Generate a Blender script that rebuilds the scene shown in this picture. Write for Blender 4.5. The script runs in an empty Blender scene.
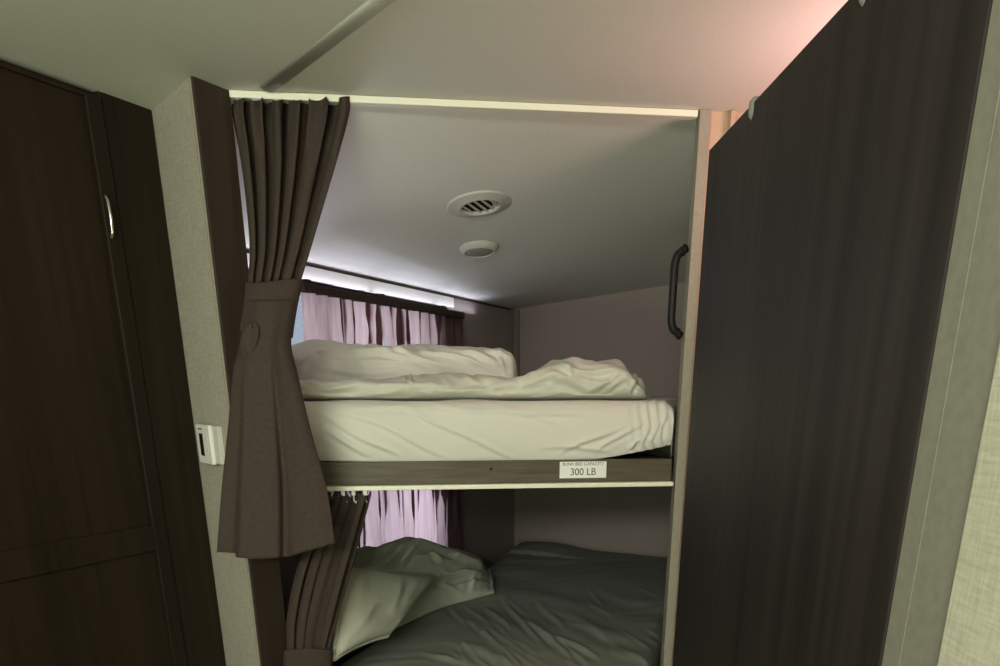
import bpy, bmesh, math, random
from mathutils import Vector, noise, Matrix
random.seed(4)
sc = bpy.context.scene
COL = sc.collection
PI = math.pi
H = 1.5                     # eye height of the camera above the floor
# ------------------------------------------------------------------ camera
CX, CY, F = 518.0, 666.0, 774.0
TH = math.atan(276.0 / 774.0)
cT, sT = math.cos(TH), math.sin(TH)
cam = bpy.data.cameras.new('camera')
cam_o = bpy.data.objects.new('camera', cam)
COL.objects.link(cam_o)
cam_o.location = (0, 0, H)
cam_o.rotation_euler = (PI / 2 - TH, 0, 0)
cam.sensor_width = 36
cam.lens = 36 * F / 1000
cam.shift_x = (500 - CX) / 1000
cam.shift_y = (CY - 333) / 1000
cam.clip_start = 0.02
sc.camera = cam_o

def ray(x, y):
    v = CY - y
    return Vector((x - CX, F * cT + v * sT, v * cT - F * sT))
def onz(x, y, z):           # where the sight line meets a level plane, z measured from the eye
    r = ray(x, y); k = z / r.z
    return Vector((r.x * k, r.y * k, H + z))
def aty(x, y, Y):
    r = ray(x, y); k = Y / r.y
    return Vector((r.x * k, Y, H + r.z * k))
def onv(x, y, P, d):        # where it meets an upright plane through P (2-D) along d (2-D)
    r = ray(x, y)
    n = Vector((d.y, -d.x))
    k = (P.x * n.x + P.y * n.y) / (r.x * n.x + r.y * n.y)
    return Vector((r.x * k, r.y * k, H + r.z * k))
def proj(p):
    X, Y, Z = p.x, p.y, p.z - H
    d = Y * cT - Z * sT; u_ = Z * cT + Y * sT
    return CX + F * X / d, CY - F * u_ / d
def creases(lines):
    pre = []
    for (x0, y0, x1, y1, amp, w) in lines:
        dx, dy = x1 - x0, y1 - y0; L = math.hypot(dx, dy)
        pre.append((x0, y0, dx / L, dy / L, L, amp, w))
    def f(p):
        x, y = proj(p); t = 0
        for (x0, y0, ux, uy, L, amp, w) in pre:
            a = (x - x0) * ux + (y - y0) * uy
            if a < -6 or a > L + 6: continue
            b = -(x - x0) * uy + (y - y0) * ux + 2.0 * math.sin(a * .06 + x0)
            if abs(b) > 4 * w: continue
            tp = max(0, math.sin(PI * min(1, max(0, a / L)))) ** .7
            t += amp * tp * (math.exp(-(b / w) ** 2) - .55 * math.exp(-((b - 1.8 * w) / (1.3 * w)) ** 2))
        return t
    return f
def v2(p): return Vector((p[0], p[1]))
def lerp(a, b, t): return a + (b - a) * t
def interp(tab, x):         # piecewise smooth table lookup
    if x <= tab[0][0]: return tab[0][1:]
    for i in range(len(tab) - 1):
        a, b = tab[i], tab[i + 1]
        if x <= b[0]:
            t = (x - a[0]) / (b[0] - a[0])
            # catmull-rom on every column
            p = tab[i - 1] if i > 0 else a
            q = tab[i + 2] if i + 2 < len(tab) else b
            out = []
            for k in range(1, len(a)):
                m0 = (b[k] - p[k]) / (b[0] - p[0]) * (b[0] - a[0])
                m1 = (q[k] - a[k]) / (q[0] - a[0]) * (b[0] - a[0])
                t2, t3 = t * t, t * t * t
                out.append((2*t3 - 3*t2 + 1) * a[k] + (t3 - 2*t2 + t) * m0 + (-2*t3 + 3*t2) * b[k] + (t3 - t2) * m1)
            return out
    return tab[-1][1:]

# ------------------------------------------------------------------ materials
def nodes(name):
    m = bpy.data.materials.new(name); m.use_nodes = True
    nt = m.node_tree
    return m, nt, nt.nodes['Principled BSDF'], nt.nodes['Material Output']
def lk(nt, a, b): nt.links.new(a, b)
def setspec(b, v):
    if 'Specular IOR Level' in b.inputs: b.inputs['Specular IOR Level'].default_value = v
def plain(name, col, rough=.6, metal=0, spec=.4):
    m, nt, b, o = nodes(name)
    b.inputs['Base Color'].default_value = (*col, 1); b.inputs['Roughness'].default_value = rough
    b.inputs['Metallic'].default_value = metal; setspec(b, spec)
    return m
def texmap(nt, scale, rot=(0, 0, 0)):
    tc = nt.nodes.new('ShaderNodeTexCoord'); mp = nt.nodes.new('ShaderNodeMapping')
    mp.inputs['Scale'].default_value = scale; mp.inputs['Rotation'].default_value = rot
    lk(nt, tc.outputs['Object'], mp.inputs['Vector'])
    return mp
def noise_n(nt, mp, scale, detail=4, rough=.55):
    n = nt.nodes.new('ShaderNodeTexNoise'); n.inputs['Scale'].default_value = scale
    n.inputs['Detail'].default_value = detail; n.inputs['Roughness'].default_value = rough
    lk(nt, mp.outputs[0], n.inputs['Vector'])
    return n
def ramp(nt, src, stops):
    r = nt.nodes.new('ShaderNodeValToRGB')
    while len(r.color_ramp.elements) < len(stops): r.color_ramp.elements.new(.5)
    for e, (p, c) in zip(r.color_ramp.elements, stops):
        e.position = p; e.color = (*c, 1)
    lk(nt, src, r.inputs['Fac'])
    return r
def bump(nt, b, src, strength, dist=.002):
    bp = nt.nodes.new('ShaderNodeBump'); bp.inputs['Strength'].default_value = strength
    bp.inputs['Distance'].default_value = dist
    lk(nt, src, bp.inputs['Height']); lk(nt, bp.outputs[0], b.inputs['Normal'])
def grain(name, c0, c1, rot=0, scale=(60, 60, 2.2), rough=.45, spec=.35, horizontal=None):
    m, nt, b, o = nodes(name)
    mp = texmap(nt, scale, (0, 0, rot))
    n = noise_n(nt, mp, 1.0, 6, .6)
    mp2 = texmap(nt, (scale[0] * .14, scale[1] * .14, scale[2] * .25), (0, 0, rot))
    n2 = noise_n(nt, mp2, 1.0, 3, .5)
    mx = nt.nodes.new('ShaderNodeMix'); mx.data_type = 'FLOAT'; mx.inputs[0].default_value = .5
    lk(nt, n.outputs['Fac'], mx.inputs[2]); lk(nt, n2.outputs['Fac'], mx.inputs[3])
    r = ramp(nt, mx.outputs[0], [(.33, c0), (.68, c1)])
    lk(nt, r.outputs['Color'], b.inputs['Base Color'])
    b.inputs['Roughness'].default_value = rough; setspec(b, spec)
    bump(nt, b, n.outputs['Fac'], .12, .001)
    return m
def mottled(name, c0, c1, scale=180, rough=.85, bstr=.25, spec=.2, dist=.0015):
    m, nt, b, o = nodes(name)
    mp = texmap(nt, (1, 1, 1))
    n = noise_n(nt, mp, scale, 4, .6)
    r = ramp(nt, n.outputs['Fac'], [(.3, c0), (.7, c1)])
    lk(nt, r.outputs['Color'], b.inputs['Base Color'])
    b.inputs['Roughness'].default_value = rough; setspec(b, spec)
    bump(nt, b, n.outputs['Fac'], bstr, dist)
    return m
def woven(name, c0, c1, rough=.9, s=1.0):
    m, nt, b, o = nodes(name)
    a = noise_n(nt, texmap(nt, (320 * s, 320 * s, 28 * s)), 1, 3, .6)
    c = noise_n(nt, texmap(nt, (30 * s, 30 * s, 340 * s)), 1, 3, .6)
    mx = nt.nodes.new('ShaderNodeMix'); mx.data_type = 'FLOAT'; mx.inputs[0].default_value = .5
    lk(nt, a.outputs['Fac'], mx.inputs[2]); lk(nt, c.outputs['Fac'], mx.inputs[3])
    r = ramp(nt, mx.outputs[0], [(.36, c0), (.62, c1)])
    lk(nt, r.outputs['Color'], b.inputs['Base Color'])
    b.inputs['Roughness'].default_value = rough; setspec(b, .2)
    bump(nt, b, mx.outputs[0], .3, .0015)
    return m

M = {}
M['ceiling'] = mottled('ceiling vinyl', (.70, .70, .65), (.78, .78, .73), 240, .8, .2)
M['wallpaper'] = woven('beige woven wallpaper', (.33, .31, .25), (.45, .42, .345))
M['bunkwall'] = mottled('taupe wall panel', (.30, .25, .235), (.345, .29, .27), 160, .75, .1)
M['wood_left'] = grain('dark walnut laminate', (.014, .0095, .006), (.030, .020, .013), 0, (55, 55, 1.6), .5, .15)
M['wood_end'] = grain('walnut end panel', (.034, .024, .017), (.055, .040, .030), 0, (70, 70, 1.6), .55, .2)
M['wood_door'] = grain('espresso laminate', (.008, .0068, .006), (.034, .0275, .025), 0, (42, 42, .9), .5, .12)
M['rail'] = grain('weathered oak laminate', (.050, .041, .027), (.135, .113, .078), -.11, (2.2, 60, 130), .5, .3)
M['casing'] = mottled('beige casing', (.165, .155, .13), (.20, .19, .16), 90, .6, .05)
M['post'] = mottled('pale post', (.28, .255, .205), (.335, .305, .25), 120, .6, .05)
M['maple'] = mottled('maple panel', (.50, .36, .26), (.57, .42, .31), 60, .6, .05)
M['white'] = plain('white plastic', (.80, .79, .74), .4)
M['track'] = plain('cream track', (.86, .85, .72), .35)
M['offwhite'] = plain('warm white plastic', (.58, .575, .53), .5)
M['batten'] = plain('ceiling batten', (.62, .61, .55), .7)
M['black'] = plain('black plastic', (.010, .009, .009), .5, 0, .25)
M['dark'] = plain('dark recess', (.01, .01, .01), .8)
M['metal'] = plain('brushed nickel', (.72, .70, .66), .25, 1)
M['darkmetal'] = plain('dark screw', (.03, .025, .02), .4, .8)
M['curtain'] = woven('brown blackout fabric', (.042, .030, .025), (.070, .052, .044), .92, 3.0)
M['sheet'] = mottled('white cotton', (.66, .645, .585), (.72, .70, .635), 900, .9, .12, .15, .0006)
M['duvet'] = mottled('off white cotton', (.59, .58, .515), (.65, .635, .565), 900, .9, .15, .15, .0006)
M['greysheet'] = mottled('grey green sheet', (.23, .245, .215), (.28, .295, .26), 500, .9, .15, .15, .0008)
M['greenlinen'] = mottled('pale sage cotton', (.46, .485, .40), (.53, .555, .46), 700, .9, .15, .15, .0008)
M['bumper'] = plain('clear bumper', (.22, .22, .19), .35)
M['ink'] = plain('black ink', (.03, .03, .03), .6)
M['paper'] = plain('label paper', (.82, .83, .80), .5)
M['floor'] = grain('vinyl plank floor', (.16, .12, .09), (.24, .19, .14), 0, (20, 2, 20), .5)
M['frame'] = plain('window frame black', (.02, .02, .022), .4)
def window_cloth():
    m, nt, b, o = nodes('maroon sheer cloth')
    n = noise_n(nt, texmap(nt, (70, 70, 6)), 1, 4, .6)
    rd = ramp(nt, n.outputs['Fac'], [(.3, (.13, .06, .06)), (.7, (.19, .10, .095))])
    rt = ramp(nt, n.outputs['Fac'], [(.3, (.38, .275, .27)), (.7, (.50, .395, .39))])
    d = nt.nodes.new('ShaderNodeBsdfDiffuse'); t = nt.nodes.new('ShaderNodeBsdfTranslucent')
    lk(nt, rd.outputs['Color'], d.inputs['Color']); lk(nt, rt.outputs['Color'], t.inputs['Color'])
    mx = nt.nodes.new('ShaderNodeMixShader'); mx.inputs[0].default_value = .55
    lk(nt, d.outputs[0], mx.inputs[1]); lk(nt, t.outputs[0], mx.inputs[2]); lk(nt, mx.outputs[0], o.inputs['Surface'])
    return m
M['wcloth'] = window_cloth()
def glass():
    m, nt, b, o = nodes('window glass')
    t = nt.nodes.new('ShaderNodeBsdfTransparent'); g = nt.nodes.new('ShaderNodeBsdfGlossy')
    t.inputs['Color'].default_value = (.90, .93, .97, 1); g.inputs['Roughness'].default_value = .02
    mx = nt.nodes.new('ShaderNodeMixShader'); mx.inputs[0].default_value = .06
    lk(nt, t.outputs[0], mx.inputs[1]); lk(nt, g.outputs[0], mx.inputs[2]); lk(nt, mx.outputs[0], o.inputs['Surface'])
    return m
M['glass'] = glass()

# ------------------------------------------------------------------ object helpers
def root_of(o):
    while o.parent: o = o.parent
    return o
def thing(name, label, cat, loc, group=None):
    o = bpy.data.objects.new(name, None); COL.objects.link(o)
    o.location = loc; o['label'] = label; o['category'] = cat
    o.empty_display_size = .05
    if group: o['group'] = group
    return o
def tag(o, label=None, cat=None, group=None, kind=None):
    if label: o['label'] = label
    if cat: o['category'] = cat
    if group: o['group'] = group
    if kind: o['kind'] = kind
    return o
def finish(name, bm, mat, parent=None, smooth=False, solid=0, subsurf=0, bevel=0, off=0):
    bmesh.ops.recalc_face_normals(bm, faces=bm.faces[:])
    if parent is None:
        xs = [v.co.x for v in bm.verts]; ys = [v.co.y for v in bm.verts]; zs = [v.co.z for v in bm.verts]
        loc = Vector(((min(xs) + max(xs)) / 2, (min(ys) + max(ys)) / 2, min(zs)))
    else:
        loc = root_of(parent).location.copy()
    bmesh.ops.translate(bm, verts=bm.verts[:], vec=-loc)
    me = bpy.data.meshes.new(name); bm.to_mesh(me); bm.free()
    if smooth:
        for p in me.polygons: p.use_smooth = True
    me.materials.append(mat)
    o = bpy.data.objects.new(name, me); COL.objects.link(o)
    if parent is None: o.location = loc
    else: o.parent = parent
    if solid:
        md = o.modifiers.new('solid', 'SOLIDIFY'); md.thickness = solid; md.offset = off
    if bevel:
        md = o.modifiers.new('bevel', 'BEVEL'); md.width = bevel; md.segments = 3; md.limit_method = 'ANGLE'
    if subsurf:
        md = o.modifiers.new('sub', 'SUBSURF'); md.levels = subsurf; md.render_levels = subsurf
    return o
def struct(name, bm, mat, **k):
    o = finish(name, bm, mat, **k)
    if o.parent is None: o['kind'] = 'structure'
    return o
def prism(bm, pts, z0, z1):
    """upright prism over a 2-D outline; z from the floor"""
    lo = [bm.verts.new((p[0], p[1], z0)) for p in pts]; hi = [bm.verts.new((p[0], p[1], z1)) for p in pts]
    n = len(pts)
    bm.faces.new(lo[::-1]); bm.faces.new(hi)
    for i in range(n): bm.faces.new((lo[i], lo[(i + 1) % n], hi[(i + 1) % n], hi[i]))
def bar(bm, a, b, n, z0, z1, t0, t1):
    """slab along the 2-D segment a-b, from t0 to t1 along the 2-D normal n"""
    a, b, n = v2(a), v2(b), v2(n)
    prism(bm, [a + n * t0, b + n * t0, b + n * t1, a + n * t1], z0, z1)
def tube(bm, pts, r, seg=12, cap=True):
    pts = [Vector(p) for p in pts]; rings = []; s = None
    for i, p in enumerate(pts):
        d = (pts[min(i + 1, len(pts) - 1)] - pts[max(i - 1, 0)]).normalized()
        if s is None:
            up = Vector((0, 0, 1)) if abs(d.z) < .9 else Vector((1, 0, 0))
            s = d.cross(up)
        s = (s - d * s.dot(d)).normalized(); u = s.cross(d).normalized()
        rings.append([bm.verts.new(p + (s * math.cos(2*PI*k/seg) + u * math.sin(2*PI*k/seg)) * r) for k in range(seg)])
    for a, b in zip(rings, rings[1:]):
        for k in range(seg): bm.faces.new((a[k], a[(k+1) % seg], b[(k+1) % seg], b[k]))
    if cap: bm.faces.new(rings[0][::-1]); bm.faces.new(rings[-1])
def grid(bm, fn, nu, nv, closed_u=False):
    rows = [[bm.verts.new(fn(i / nu if not closed_u else i / nu, j / nv)) for i in range(nu if closed_u else nu + 1)] for j in range(nv + 1)]
    w = len(rows[0])
    for j in range(nv):
        for i in range(w if closed_u else w - 1):
            bm.faces.new((rows[j][i], rows[j][(i+1) % w], rows[j+1][(i+1) % w], rows[j+1][i]))
    return rows
def lathe(bm, prof, mat4, seg=40):
    rings = []
    for r, h in prof:
        rings.append([bm.verts.new(mat4 @ Vector((r * math.cos(2*PI*k/seg), r * math.sin(2*PI*k/seg), h))) for k in range(seg)])
    for a, b in zip(rings, rings[1:]):
        for k in range(seg): bm.faces.new((a[k], a[(k+1) % seg], b[(k+1) % seg], b[k]))
    bm.faces.new(rings[0][::-1]); bm.faces.new(rings[-1])
def nz(p, s=1.0, off=0.0):
    return noise.noise(Vector((p[0] * s + off, p[1] * s - off * .7, p[2] * s + off * .3)))

# ------------------------------------------------------------------ key lines of the place
ZC = .57                                            # ceiling over the hall, above the eye
Pa, Pb, Pc = onz(152, 110, ZC), onz(191, 76, ZC), onz(228, 91, ZC)     # partition corners
T2 = onz(697.5, 111, ZC)                              # track meets the post
C = aty(514, 309, 3.98)                             # far corner of the bunk, at the ceiling
ang = math.radians(23.6)
dW = Vector((math.sin(ang), math.cos(ang)))         # along the outside wall, away from the eye
nW = Vector((dW.y, -dW.x))                          # from the outside wall into the room
dF = nW.copy()                                      # along the end wall
C2 = v2(C)
T1_2, T2_2 = v2(Pc), v2(T2)
dO = (T2_2 - T1_2).normalized()                     # along the opening
nO = Vector((dO.y, -dO.x))                          # out of the bunk, towards the eye
def wallpt(x, y): return onv(x, y, C2, dW)
def farpt(x, y): return onv(x, y, C2, dF)
def openpt(x, y, off=0): return onv(x, y, T1_2 + nO * off, dO)
def wt(p): return (v2(p) - C2).dot(-dW)             # distance along the outside wall from the far corner
def wp(t, z, off=0):
    q = C2 - dW * t + nW * off
    return Vector((q.x, q.y, z))
zWall = C.z                                         # ceiling height at the outside wall

# ------------------------------------------------------------------ shell
tBack = (C2.y + 2.3) / dW.y
BL = C2 - dW * tBack
XR = 2.0
sR = (XR - C2.x) / dF.x
FR = C2 + dF * sR
bm = bmesh.new()
prism(bm, [BL, (XR, -2.3), FR, C2], -.05, 0)
struct('floor', bm, M['floor'])

# ceiling of the hall: flat up to the curtain track
zc = H + ZC
def poly_ceiling(bm, pts3, th=.03):
    lo = [bm.verts.new(p) for p in pts3]; hi = [bm.verts.new(Vector(p) + Vector((0, 0, th))) for p in pts3]
    n = len(lo)
    bm.faces.new(lo); bm.faces.new(hi[::-1])
    for i in range(n): bm.faces.new((lo[i], hi[i], hi[(i+1) % n], lo[(i+1) % n]))
def up(p, z): return Vector((p[0], p[1], z))
bm = bmesh.new()
dOr = T2_2 + dO * ((XR - T2_2.x) / dO.x)
tl = (T1_2 - dO * .6)
kk = T1_2 - dO * ((T1_2 - C2).dot(nW) / dO.dot(nW))          # where the opening line meets the outside wall
pdir = (v2(Pb) - v2(Pa)).normalized()
Wp = v2(Pa) - pdir * ((v2(Pa) - C2).dot(nW) / pdir.dot(nW))      # where the partition line meets the outside wall
poly_ceiling(bm, [up(Wp, zc), up(T1_2 - dO * .03, zc), up(dOr, zc), up((XR, -2.3), zc), up(BL, zc)])
# seam bar in the hall ceiling is its own trim
struct('ceiling', bm, M['ceiling'])
# bunk ceiling, sloping down to the outside wall, with a fold
S1, S2 = wallpt(452, 294), aty(688, 235, 2.95)
S1.z = zWall
R1 = farpt(682, 283)
slope = (R1.z - C.z) / ((v2(R1) - C2).length)
R2 = up(C2 + dF * 1.55, C.z + slope * 1.55)
T2e = T2_2 + dO * .35
S2e = S2 + (S2 - S1) * .35
W0 = C2 - dW * ((C2 - Wp).dot(dW) - .03)
def bunk_ceiling():
    bm = bmesh.new()
    # main field: ruled between the track line and the wall line / fold line
    F0, F1 = up(T1_2 - dO * .03, zc), up(T2e, zc)
    FM = F0.lerp(F1, .45)
    grid(bm, lambda u, v: F0.lerp(FM, u).lerp(up(W0, zWall).lerp(S1, u), v), 40, 24)
    grid(bm, lambda u, v: FM.lerp(F1, u).lerp(S1.lerp(S2e, u), v), 40, 24)
    grid(bm, lambda u, v: S1.lerp(S2e, u).lerp(C.lerp(R2, u), v), 40, 8)
    bmesh.ops.remove_doubles(bm, verts=bm.verts[:], dist=.0005)
    return bm
o = struct('ceiling', bunk_ceiling(), M['ceiling'], smooth=True)

# outside wall with two window openings
def wall_holes(P, d, n, t0, t1, z0, z1, holes, th):
    bm = bmesh.new()
    ts = sorted({t0, t1} | {h[0] for h in holes} | {h[1] for h in holes})
    zs = sorted({z0, z1} | {h[2] for h in holes} | {h[3] for h in holes})
    def inh(t, z): return any(h[0] < t < h[1] and h[2] < z < h[3] for h in holes)
    cache = {}
    def V(t, z, s):
        k = (round(t, 5), round(z, 5), s)
        if k not in cache:
            q = P - d * t - n * (th if s else 0)
            cache[k] = bm.verts.new((q.x, q.y, z))
        return cache[k]
    for i in range(len(ts)-1):
        for j in range(len(zs)-1):
            a, b, c, e = ts[i], ts[i+1], zs[j], zs[j+1]
            if inh((a+b)/2, (c+e)/2): continue
            bm.faces.new((V(a,c,0), V(b,c,0), V(b,e,0), V(a,e,0)))
            bm.faces.new((V(a,c,1), V(a,e,1), V(b,e,1), V(b,c,1)))
            for (p, q, tm, zm) in (((a,c),(b,c),(a+b)/2,c-1e-4), ((b,c),(b,e),b+1e-4,(c+e)/2), ((b,e),(a,e),(a+b)/2,e+1e-4), ((a,e),(a,c),a-1e-4,(c+e)/2)):
                if inh(tm, zm) or tm < t0 or tm > t1 or zm < z0 or zm > z1:
                    bm.faces.new((V(p[0],p[1],0), V(p[0],p[1],1), V(q[0],q[1],1), V(q[0],q[1],0)))
    return bm
tA = wt(wallpt(424, 320)); tB = tA + 1.02
zUa, zUb = H - .10, H + .275
tC = wt(wallpt(430, 520)); tD = tC + .62
zLa, zLb = H - .66, H - .27
HO = [(tA, tB, zUa, zUb), (tC, tD, zLa, zLb)]
struct('wall_left', wall_holes(C2, dW, nW, -.06, tBack, 0, zc + .05, HO, .05), M['bunkwall'])
bm = bmesh.new(); bar(bm, C2 - dF * .06, C2 + dF * (sR + .05), dW, 0, zc + .05, 0, .05)
struct('wall_back', bm, M['bunkwall'])
bm = bmesh.new(); prism(bm, [(XR, -2.35), (XR + .05, -2.35), (XR + .05, FR.y), (XR, FR.y)], 0, zc + .05)
struct('wall_right', bm, M['wallpaper'])
bm = bmesh.new(); prism(bm, [(BL.x - .1, -2.3), (XR, -2.3), (XR, -2.35), (BL.x - .1, -2.35)], 0, zc + .05)
struct('wall_front', bm, M['wallpaper'])

# windows: black frame, pane
def window(name, t0, t1, z0, z1):
    bm = bmesh.new(); w = .028
    def blk(a, b, c, e):
        q0, q1 = C2 - dW * a, C2 - dW * b
        bar(bm, q0, q1, nW, c, e, -.052, .012)
    blk(t0 - w, t1 + w, z1, z1 + w * .6); blk(t0 - w, t1 + w, z0 - w, z0); blk(t0 - w, t0, z0, z1); blk(t1, t1 + w, z0, z1)
    m = (t0 + t1) / 2 + .12
    blk(m - .012, m + .012, z0, z1)
    o = struct(name, bm, M['frame'], bevel=.003)
    bm = bmesh.new(); bar(bm, C2 - dW * t0, C2 - dW * t1, nW, z0, z1, -.032, -.027)
    finish('pane', bm, M['glass'], parent=o)
window('window_1', tA, tB, zUa, zUb)
window('window_2', tC, tD, zLa, zLb)

# partition at the left of the opening
pt = v2(Pb) - v2(Pa)
dn = v2(Pc) - v2(Pb)
bm = bmesh.new()
prism(bm, [v2(Pa) - pdir * .12, v2(Pb), v2(Pc), v2(Pc) - dO * .06, v2(Pa) + dn * .7 - pdir * .06], 0, zc)
struct('wall_partition', bm, M['wallpaper'])
nE = Vector((dn.y, -dn.x)).normalized()
if nE.dot(-v2(Pb)) < 0: nE = -nE
bm = bmesh.new(); bar(bm, v2(Pb) - dn.normalized() * .002, v2(Pc), nE, 0, zc - .001, 0, .006)
struct('trim_1', bm, M['wood_end'], bevel=.0015)
# pale edge bead down the corner of the partition
bm = bmesh.new()
nL = Vector((pt.y, -pt.x)).normalized()
if nL.dot(-v2(Pb)) < 0: nL = -nL
bar(bm, v2(Pb) - pt.normalized() * .008, v2(Pb) - pt.normalized() * .0005, nL, 0, zc - .001, 0, .004)
struct('trim_2', bm, M['post'], bevel=.0012)

# post at the right of the opening and the wall beyond it
q0 = T2_2 + dO * .002
rF = v2(onz(713, 99, ZC))
bm = bmesh.new()
q1 = q0 + dO * .023
back = -nO * .05
frontp = [q0 + nO * .012, q1 + nO * .03]
prism(bm, [q0 + nO * .012, q1 + nO * .016, q1 + back, q0 + back + dO * .012], 0, zc)
struct('trim_3', bm, M['post'], bevel=.002)
bm = bmesh.new()
bar(bm, q1, q1 + dO * .9, nO, 0, zc, -.03, .0)
struct('wall_divider', bm, M['maple'])
bx = v2(onz(746, 99, ZC))
k = (bx - q1).dot(dO)
bm = bmesh.new(); bar(bm, q1 + dO * (k - .006), q1 + dO * (k + .007), nO, 0, zc - .001, 0, .02)
struct('trim_4', bm, M['maple'], bevel=.002)
# inner right side of the bunk, from the post to the end wall
e1 = C2 + dF * 1.02
dS = (e1 - q1).normalized(); nS = Vector((dS.y, -dS.x))
bm = bmesh.new(); bar(bm, q1 - nO * .03, e1, nS, 0, zc, 0, .03)
struct('wall_inner', bm, M['bunkwall'])

# corner bead where the outside wall meets the end wall
bm = bmesh.new()
bar(bm, C2 + dF * .003, C2 + dF * .030, -dW, 1.46, zWall - .004, .0, .014)
struct('trim_5', bm, M['casing'], bevel=.002)
# mouldings over the upper window
t_m0, t_m1 = 0.02, tB + .1
bm = bmesh.new()
bar(bm, C2 - dW * .05, C2 - dW * t_m1, nW, zWall - .010, zWall - .003, 0, .007)
struct('trim_6', bm, M['wood_end'], bevel=.002)
bm = bmesh.new()
tm = wt(wallpt(452, 300))
bar(bm, C2 - dW * tm, C2 - dW * t_m1, nW, zWall - .046, zWall - .010, 0, .009)
for (xa, xb) in ((331, 356), (363, 373)):
    bar(bm, C2 - dW * wt(wallpt(xa, 275)), C2 - dW * wt(wallpt(xb, 285)), nW, zWall - .060, zWall - .046, 0, .010)
struct('trim_7', bm, M['white'], bevel=.002)
# batten across the hall ceiling
bm = bmesh.new()
s0, s1 = onz(268, 89, ZC), onz(392, -8, ZC)
sd = (v2(s1) - v2(s0)).normalized(); sn = Vector((sd.y, -sd.x))
a0, a1 = v2(s0), v2(s1) + sd * .5
n = 10
prof = [(-.017, 0), (-.012, -.0035), (-.006, -.005), (.006, -.005), (.012, -.0035), (.017, 0)]
rA = [bm.verts.new((*(a0 + sn * x), zc + z)) for x, z in prof]; rB = [bm.verts.new((*(a1 + sn * x), zc + z)) for x, z in prof]
for i in range(len(prof)-1): bm.faces.new((rA[i], rA[i+1], rB[i+1], rB[i]))
bm.faces.new(rA); bm.faces.new(rB[::-1]); bm.faces.new((rA[0], rB[0], rB[-1], rA[-1]))
struct('trim_8', bm, M['batten'], smooth=True)

# ------------------------------------------------------------------ wardrobe on the left
dL = (v2(Pa) - v2(onz(0, 55, ZC))).normalized()         # its face runs away from the eye
nLd = Vector((dL.y, -dL.x))                             # into the room
def facept(x, y): return onv(x, y, v2(Pa), dL)
def ft(p): return (v2(Pa) - v2(p)).dot(dL)
wr = thing('wardrobe', 'tall dark brown built-in wardrobe with a slim silver handle beside the beige partition', 'wardrobe', up(v2(Pa) - dL * .5 - nLd * .05, 0))
f0 = 0.0; fS = ft(facept(98, 92)); fE = fS + .58; fEnd = fE + .07
def fb(bm, a, b, z0, z1, t0, t1): bar(bm, v2(Pa) - dL * a, v2(Pa) - dL * b, nLd, z0, z1, t0, t1)
bm = bmesh.new()
fb(bm, f0, fEnd, .0, zc, -.12, -.02)
finish('body', bm, M['wood_left'], wr)
bm = bmesh.new()
fb(bm, f0 + .001, fS - .0015, 0, zc, -.02, .0); fb(bm, fE + .002, fEnd, 0, zc, -.02, .0)
finish('face_frame', bm, M['wood_left'], wr, bevel=.0015)
# door leaf: stiles, rails and two recessed panels
st = .035
zr1, zr2 = H - .36, H - .30
dl = bmesh.new()
zt = zc - .012
fb(dl, fS, fS + st, .08, zt, -.018, .006); fb(dl, fE - st, fE, .08, zt, -.018, .006)
for a, b in ((.08, .16), (zr1, zr2), (zt - .008, zt)): fb(dl, fS + st, fE - st, a, b, -.018, .006)
dr = finish('door', dl, M['wood_left'], wr, bevel=.002)
for a, b in ((.16, zr1), (zr2, zt - .008)):
    bm = bmesh.new(); fb(bm, fS + st, fE - st, a, b, -.018, -.002)
    finish('panel', bm, M['wood_left'], dr)
h0, h1 = facept(103, 196), facept(106, 238)
fh = (ft(h0) + ft(h1)) / 2
def fp3(t, z, off): 
    q = v2(Pa) - dL * t + nLd * off
    return Vector((q.x, q.y, z))
bm = bmesh.new()
zz0, zz1 = h1.z, h0.z
pts = [fp3(fh, zz1, .004), fp3(fh, zz1 - .002, .012), fp3(fh, zz1 - .010, .017), fp3(fh, (zz0+zz1)/2, .019), fp3(fh, zz0 + .010, .017), fp3(fh, zz0 + .002, .012), fp3(fh, zz0, .004)]
tube(bm, pts, .0034, 10)
hn = finish('handle', bm, M['metal'], dr, smooth=True); hn['label'] = 'slim silver bar handle'

# ------------------------------------------------------------------ right-hand door, casing, wall
XD = .337
dY1, dY0 = 1.50, .70                                     # free edge, hinge edge
def dpt(x, y, X):
    r = ray(x, y); k = X / r.x
    return Vector((X, r.y * k, H + r.z * k))
e_free = aty(709, 150, dY1); e_h = aty(988, 12, .70)
A2, B2 = v2(e_free), Vector((e_h.x, .70))
hy = onv(990, 0, A2, (B2 - A2).normalized())
dD = (B2 - A2).normalized(); nD = Vector((dD.y, -dD.x))
if nD.x < 0: nD = -nD
ztop = e_free.z
B2 = v2(onv(988, 12, A2, dD))
bm = bmesh.new(); bar(bm, A2, B2, nD, .03, ztop, 0, .032)
d1 = struct('door_1', bm, M['wood_door'], bevel=.002)
d1['label'] = 'dark espresso wooden door standing open along the right side'
for (x, y) in ((752, 108), (863, 2)):
    bp = onv(x, y, A2, dD); bp.z = ztop
    bm = bmesh.new()
    m4 = Matrix.Translation(Vector((bp.x + nD.x * .006, bp.y + nD.y * .006, ztop - .001)))
    lathe(bm, [(.001, .008), (.007, .007), (.010, .003), (.0105, -.004), (.010, -.014), (.006, -.020), (.001, -.022)][::-1], m4, 20)
    finish('bumper', bm, M['bumper'], d1, smooth=True)
# hinge pair on the far side of the leaf
for z in (.35, 1.55):
    bm = bmesh.new(); tube(bm, [(B2.x + .037, B2.y, z), (B2.x + .037, B2.y, z + .07)], .005, 10)
    finish('hinge', bm, M['darkmetal'], d1, smooth=True)
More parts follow.
